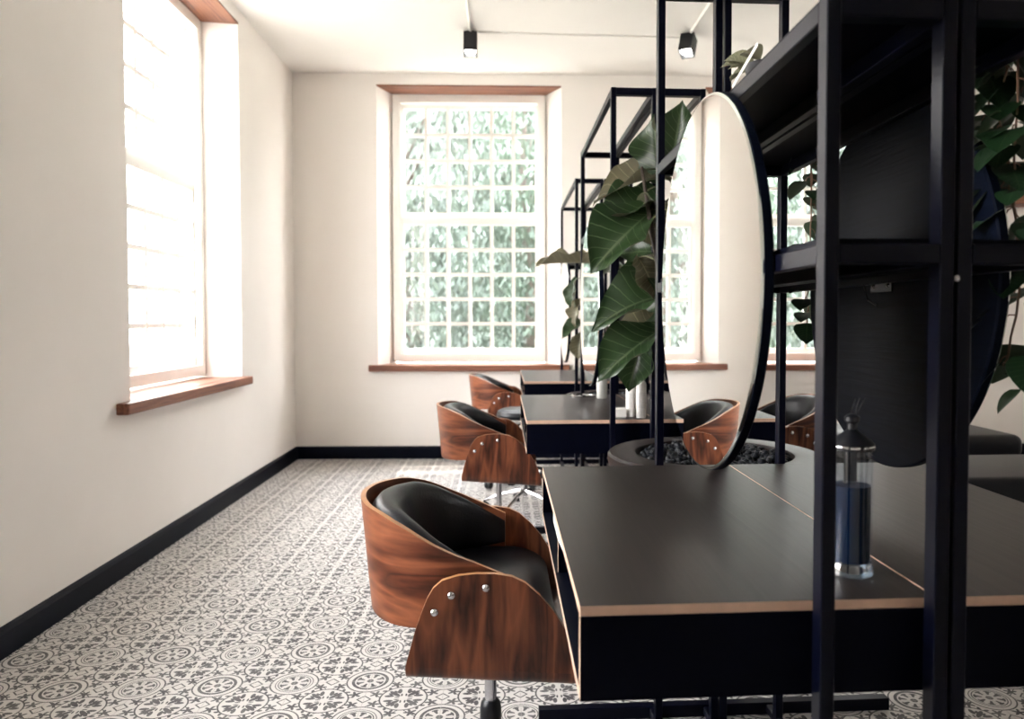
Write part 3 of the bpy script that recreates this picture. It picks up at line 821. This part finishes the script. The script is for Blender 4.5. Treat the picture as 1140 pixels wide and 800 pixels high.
m = MB(); m.bbox(-.010,.010,-.002,.002,.045,.192,.001,1, M4=Matrix.Rotation(.3,4,'Z')); m.build('steel_comb_holder', M['chrome'], root)
m = MB(); m.tube([(-.012,.0,.04),(-.010,.0,.19)], .0018, 6); m.build('holder_rod', M['chrome'], root, True)

# ------------------------------------------------------------------ bottles on the middle desk
def bottle(name, label, loc, r, h, mat='whiteplastic', kind='pump', sq=False):
    root = thing(name, label, 'bottle', loc)
    m = MB(); n = 28
    m.lathe([(r*.92,0),(r,.004),(r,h*.80),(r*.85,h*.86),(r*.4,h*.90),(r*.4,h*.93)], n); m.build('body', M[mat], root, True, angle=50)
    m = MB(); m.lathe([(r+.0006,h*.25),(r+.0006,h*.62)], n, cap=False); m.build('label_print', M['label'] if kind != 'spray' else M[mat], root, True)
    m = MB()
    m.lathe([(r*.46,h*.92),(r*.46,h)], 16)
    if kind == 'pump':
        m.lathe([(.003,h),(.003,h+.022)], 8); m.bbox(-.028,.008,-.006,.006,h+.02,h+.030,.003,1)
    elif kind == 'spray':
        m.bbox(-.03,.018,-.008,.008,h,h+.026,.004,2); m.tube([(-.018,0,h+.005),(-.024,0,h-.02)], .003, 6)
    else: m.lathe([(r*.5,h),(r*.48,h+.03),(r*.2,h+.034)], 16)
    m.build('pump' if kind == 'pump' else 'spray_head' if kind == 'spray' else 'cap', M['whiteplastic'] if mat != 'frost' else M['creamplastic'], root, True)
    return root
gp = None
bottle('lotion_bottle', 'white cylindrical bottle, left of the group on the middle desk', (.513, 3.03, .76), .018, .155, kind='cap')
bottle('lotion_bottle', 'white bottle with pump, right of the group on the middle desk', (.550, 2.99, .76), .020, .165, kind='pump')
bottle('lotion_bottle', 'tall cream bottle standing behind the two white ones', (.540, 3.08, .76), .020, .205, mat='creamplastic', kind='pump')
bottle('spray_bottle', 'frosted spray bottle standing farther back on the middle desk', (.492, 3.755, .76), .026, .125, mat='frost', kind='spray')
root = thing('small_white_box', 'small white carton lying left of the white bottles', 'box', (.468, 3.02, .76))
m = MB(); m.bbox(-.022,.024,-.02,.02,0,.034,.002,1); m.build('carton', M['whiteplastic'], root)
m = MB(); m.bbox(-.0225,.0245,-.0205,.0205,.026,.036,.002,1); m.build('carton_lid', M['whiteplastic'], root)
m = MB(); pts = [Vector((.45+.012*math.sin(i*.9)+.004*i, 3.10+.02*math.cos(i*1.1), .764+.012*abs(math.sin(i*.7)))) for i in range(12)]
m.tube([p - Vector((.45,3.1,.76)) for p in pts], .0025, 6); tag(m.build('power_cord', M['rubber'], None, True, loc=(.45, 3.1, .76)), 'loose black cord lying behind the small white carton', 'cord')
root = thing('round_tray', 'shiny round tray near the far end of the middle desk', 'tray', (.405, 3.86, .76))
m = MB(); m.lathe([(.062,0),(.066,.002),(.066,.006),(.062,.006),(.060,.003),(.001,.003)], 36); m.build('tray_dish', M['chrome'], root, True)
m = MB(); m.lathe([(.067,.004),(.0685,.006),(.067,.008)], 36, cap=False); m.build('tray_rim', M['chrome'], root, True)
bottle('spray_bottle', 'small grey bottle on the farthest desk under the mirror', (.50, 5.05, .76), .02, .08, mat='frost', kind='cap')
# cable boxes hanging in the open desk
root = thing('cable_box', 'white cable box tucked inside the open side of the nearest desk', 'cable box', (.122, 1.60, .7455))
m = MB(); m.bbox(-.012,.02,-.08,.06,-.045,0,.004,2); m.build('housing', M['whiteplastic'], root, True)
m = MB(); m.bbox(-.0135,-.012,-.06,.04,-.035,-.01,.0005,1); m.build('cover_plate', M['whiteplastic'], root)
m = MB(); m.tube([(0,0,0),(-.005,-.06,-.02),(.0,-.16,-.018),(-.003,-.25,-.004)], .004, 8); tag(m.build('power_cord', M['whiteplastic'], None, True, loc=(.115, 1.52, .742)), 'white cord under the left edge of the nearest desk', 'cord')

# ------------------------------------------------------------------ stool between stations
root = thing('rolling_stool', 'round black rolling stool with chrome base between middle and farthest desks', 'stool', (.125, 4.55, 0))
m = MB(); m.lathe([(.001,.55),(.14,.55),(.158,.562),(.165,.585),(.158,.606),(.13,.618),(.001,.622)], 40); m.build('seat', M['leather'], root, True)
m = MB(); m.lathe([(.160,.548),(.166,.556),(.160,.566)], 40, cap=False); m.build('seat_band', M['chrome'], root, True)
m = MB(); m.lathe([(.014,.30),(.014,.552)], 16); m.lathe([(.024,.10),(.024,.32)], 16); m.build('column', M['chrome'], root, True)
for k in range(5):
    a = 2*PI*k/5+.5; M4 = Matrix.Rotation(a, 4, 'Z'); lg = MB(); lg.tube([(.0,0,.125),(.12,0,.105),(.24,0,.065)], [.014,.012,.009], 8, M4=M4); lo = lg.build('leg', M['chrome'], root, True)
    cst = MB()
    for s_ in (-1, 1): cst.lathe([(.004,-.006),(.024,-.006),(.026,0),(.024,.006),(.004,.006)], 16, M4=M4 @ Matrix.Translation((.24, s_*.011, .026)) @ Matrix.Rotation(PI/2, 4, 'X'))
    cst.tube([(.24,0,.026),(.24,0,.062)], .006, 6, M4=M4); cst.build('castor', M['rubber'], lo, True)

# ------------------------------------------------------------------ benches on the right, pot, wood ledge
def bench(x0, x1, y0, y1, zt, label):
    root = thing('padded_bench', label, 'bench', ((x0+x1)/2, (y0+y1)/2, 0)); a = (x1-x0)/2; b_ = (y1-y0)/2
    m = MB(); m.bbox(-a, a, -b_, b_, zt-.11, zt, .04, 5); m.build('seat_pad', M['leather'], root, True)
    m = MB(); m.bbox(-a+.03, a-.03, -b_+.03, b_-.03, .14, zt-.10, .01, 2); m.build('base', M['rubber'], root, True)
    for sx in (-1, 1):
        for sy in (-1, 1):
            m = MB(); m.lathe([(.014,0),(.02,.145)], 12, M4=Matrix.Translation((sx*(a-.08), sy*(b_-.08), 0))); m.build('leg', M['steel'], root, True)
bench(1.55, 2.42, 3.35, 3.85, .615, 'black leather bench far right, the one standing farther back')
bench(1.50, 2.60, 2.55, 3.05, .590, 'black leather bench far right, nearer one with the potted vine')
root = pothos('potted_vine', 'vine in a round dark pot on the black bench at the right edge', (2.17, 2.83, .590),
       [[(2.10,2.75,.72),(2.05,2.68,.66),(2.02,2.62,.63)], [(2.22,2.74,.78),(2.3,2.7,.70)]], .5, 6, size=.07)
m = MB(); m.bbox(4.02, 5.25, 5.93, 6.11, 2.09, 2.185, .008, 2); tag(m.build('wooden_ledge', M['cedar']), 'reddish wooden ledge high on the back wall at the right edge', 'shelf')

# ------------------------------------------------------------------ ceiling spots and conduits
def spot(loc, rz, tilt, label):
    root = thing('ceiling_spotlight', label, 'spotlight', loc, rz)
    m = MB(); m.bbox(-.025,.025,-.025,.025,-.02,0,.002,1); m.build('mount', M['rubber'], root)
    M4 = Matrix.Translation((0,0,-.015)) @ Matrix.Rotation(tilt, 4, 'X')
    m = MB(); t = .006
    m.box(-.047,.047,-.047,-.047+t,-.155,-.01, M4=M4); m.box(-.047,.047,.047-t,.047,-.155,-.01, M4=M4); m.box(-.047,-.047+t,-.047+t,.047-t,-.155,-.01, M4=M4); m.box(.047-t,.047,-.047+t,.047-t,-.155,-.01, M4=M4); m.box(-.047+t,.047-t,-.047+t,.047-t,-.02,-.01, M4=M4)
    m.build('housing', M['rubber'], root)
    m = MB(); m.lathe([(.001,-.140),(.036,-.140),(.038,-.136),(.036,-.02),(.001,-.02)], 28, M4=M4); m.build('lens', M['lamp'], root, True)
    ld = bpy.data.lights.new('spot_lamp', 'SPOT'); ld.energy = 14; ld.spot_size = R(70); ld.spot_blend = .6; ld.shadow_soft_size = .03; ld.color = (1, .93, .82)
    lo = bpy.data.objects.new('spot_lamp', ld); COL.objects.link(lo); lo.parent = root; lo.matrix_local = M4 @ Matrix.Translation((0,0,-.16))
spot((-.222, 5.40, CEIL), 0, R(-14), 'square black ceiling spotlight, left of the two, lit')
spot((1.315, 5.34, CEIL), R(-32), R(-24), 'square black ceiling spotlight tilted, seen through the nearest frame')
for x, y, lab in ((-.222, 5.38, 'white conduit on the ceiling running to the left spotlight'), (1.315, 5.32, 'white conduit on the ceiling running to the tilted spotlight')):
    m = MB(); m.tube([(x, y, CEIL-.009), (x, 1.0, CEIL-.009)], .010, 10); tag(m.build('ceiling_conduit', M['paint'], None, True), lab, 'conduit')
m = MB(); m.tube([(-.17, 5.40, CEIL-.006), (1.26, 5.40, CEIL-.006)], .006, 8); tag(m.build('ceiling_conduit', M['paint'], None, True), 'thin conduit crossing the ceiling between both spotlights', 'conduit')

# ------------------------------------------------------------------ outside
m = MB(); m.box(-30, 30, -20, 40, -.5, -.2); struct(m.build('ground', M['garden']))
def garden_tree(loc, h, w, n, mat, label, seed, low=.6, group=None, sz=.11):
    root = thing('garden_tree', label, 'tree', loc, group=group); rnd = random.Random(seed)
    m = MB(); m.tube([(0,0,0),(.1,.05,h*.3),(-.05,0,h*.6),(0,0,h*.9)], [.11,.09,.06,.02], 10)
    for k in range(6):
        a = rnd.uniform(0, 6.28); z = rnd.uniform(.3, .7)*h; m.tube([(0,0,z),(w*.4*math.cos(a),w*.4*math.sin(a),z+.35*h*.4)], [.03,.01], 6)
    m.build('trunk', M['bark'], root, True)
    m = MB()
    ns = n//26
    for s in range(ns):
        a = rnd.uniform(0, 2*PI); r = w*math.sqrt(rnd.random()); zt = rnd.uniform(low+.2, h)
        x, y = r*math.cos(a), r*math.sin(a)
        ln = rnd.uniform(.3, .9)
        for k in range(26):
            t = rnd.random(); p = Vector((x+rnd.gauss(0,.09), y+rnd.gauss(0,.09), max(.0, zt - t*ln)))
            L = sz*rnd.uniform(.6, 1.3); wd = L*rnd.uniform(.28, .5)
            b_ = rnd.uniform(0, 6.28); d = Vector((math.cos(b_)*.5, math.sin(b_)*.5, -1)).normalized(); sd = Vector((math.sin(b_+rnd.random()), -math.cos(b_), .2)).normalized()
            m.add([p, p+d*L*.5+sd*wd*.5, p+d*L, p+d*L*.5-sd*wd*.5], [(0,1,2,3)])
    m.build('foliage', M[mat], root)
for i, (x, y, h, w, n, mt, lab) in enumerate([
    (-1.25, 9.3, 4.8, 1.15, 15000, 'outleaf2', 'grey-green drooping tree outside the back window, left of its middle'),
    (.35, 11.6, 5.6, 1.25, 17000, 'outleaf', 'green drooping tree outside the back window, right of its middle'),
    (2.55, 9.5, 4.9, 1.25, 12000, 'outleaf', 'pale green tree outside the right back window'),
    (5.1, 11.6, 5.0, 1.5, 12000, 'outleaf2', 'grey-green tree farther out beyond the right back window'),
    (-7.0, 9.2, 3.2, 1.1, 3000, 'outleaf2', 'faint tree beyond the left window')]):
    garden_tree((x, y, -.2), h, w, n, mt, lab, 20+i, low=.2)

def hedge(name, label, x0, x1, y, h, seed):
    rnd = random.Random(seed); nx, nz = int((x1-x0)/.09), int(h/.09)
    hg = [[rnd.uniform(-.10, .10) + .25*math.sin(i*.21+seed)*math.cos(j*.13) for j in range(nz+1)] for i in range(nx+1)]
    vs = [(x0+(x1-x0)*i/nx, y+hg[i][j], -.25+h*j/nz) for i in range(nx+1) for j in range(nz+1)]
    bk = [(x0+(x1-x0)*i/nx, y+1.0, -.25+h*j/nz) for i in range(nx+1) for j in range(nz+1)]
    n = len(vs); q = lambda i, j: i*(nz+1)+j
    fs = [(q(i,j), q(i+1,j), q(i+1,j+1), q(i,j+1)) for i in range(nx) for j in range(nz)]
    m = MB(); m.add(vs+bk, fs + [(n+a, n+b_, n+c, n+d) for a, b_, c, d in fs] + [(q(i,nz), q(i+1,nz), n+q(i+1,nz), n+q(i,nz)) for i in range(nx)])
    tag(m.build(name, M['outleaf2']), label, 'hedge')
hedge('garden_hedge', 'tall grey-green hedge closing the garden behind the trees', -5.5, 11.0, 13.6, 5.2, 3)

# ------------------------------------------------------------------ light
w = bpy.data.worlds.new('world'); scene.world = w; w.use_nodes = True; nt = w.node_tree
bg = nt.nodes['Background']
tc = node(nt, 'ShaderNodeTexCoord'); sp = node(nt, 'ShaderNodeSeparateXYZ'); nt.links.new(tc.outputs['Generated'], sp.inputs[0])
rp = node(nt, 'ShaderNodeValToRGB'); rp.color_ramp.elements[0].position = .0; rp.color_ramp.elements[0].color = (1, .955, .90, 1)
rp.color_ramp.elements[1].position = .7; rp.color_ramp.elements[1].color = (.93, .95, 1, 1)
nt.links.new(sp.outputs[2], rp.inputs[0]); nt.links.new(rp.outputs[0], bg.inputs[0]); bg.inputs[1].default_value = 6.5
sun = bpy.data.lights.new('sun', 'SUN'); sun.energy = 2.5; sun.angle = R(1.5); sun.color = (1, .93, .82)
so = bpy.data.objects.new('sun', sun); COL.objects.link(so)
so.rotation_euler = Vector((.05, -1.0, -2.7)).to_track_quat('-Z', 'Y').to_euler()

scene.view_settings.view_transform = 'Standard'; scene.view_settings.look = 'None'
scene.view_settings.exposure = 2.58; scene.view_settings.gamma = 1.0; scene.view_settings.use_curve_mapping = False
cy = scene.cycles
cy.use_denoising = True; cy.max_bounces = 10; cy.diffuse_bounces = 6; cy.glossy_bounces = 5; cy.transparent_max_bounces = 12; cy.transmission_bounces = 6
cy.sample_clamp_indirect = 6.0
cy.caustics_reflective = False; cy.caustics_refractive = False
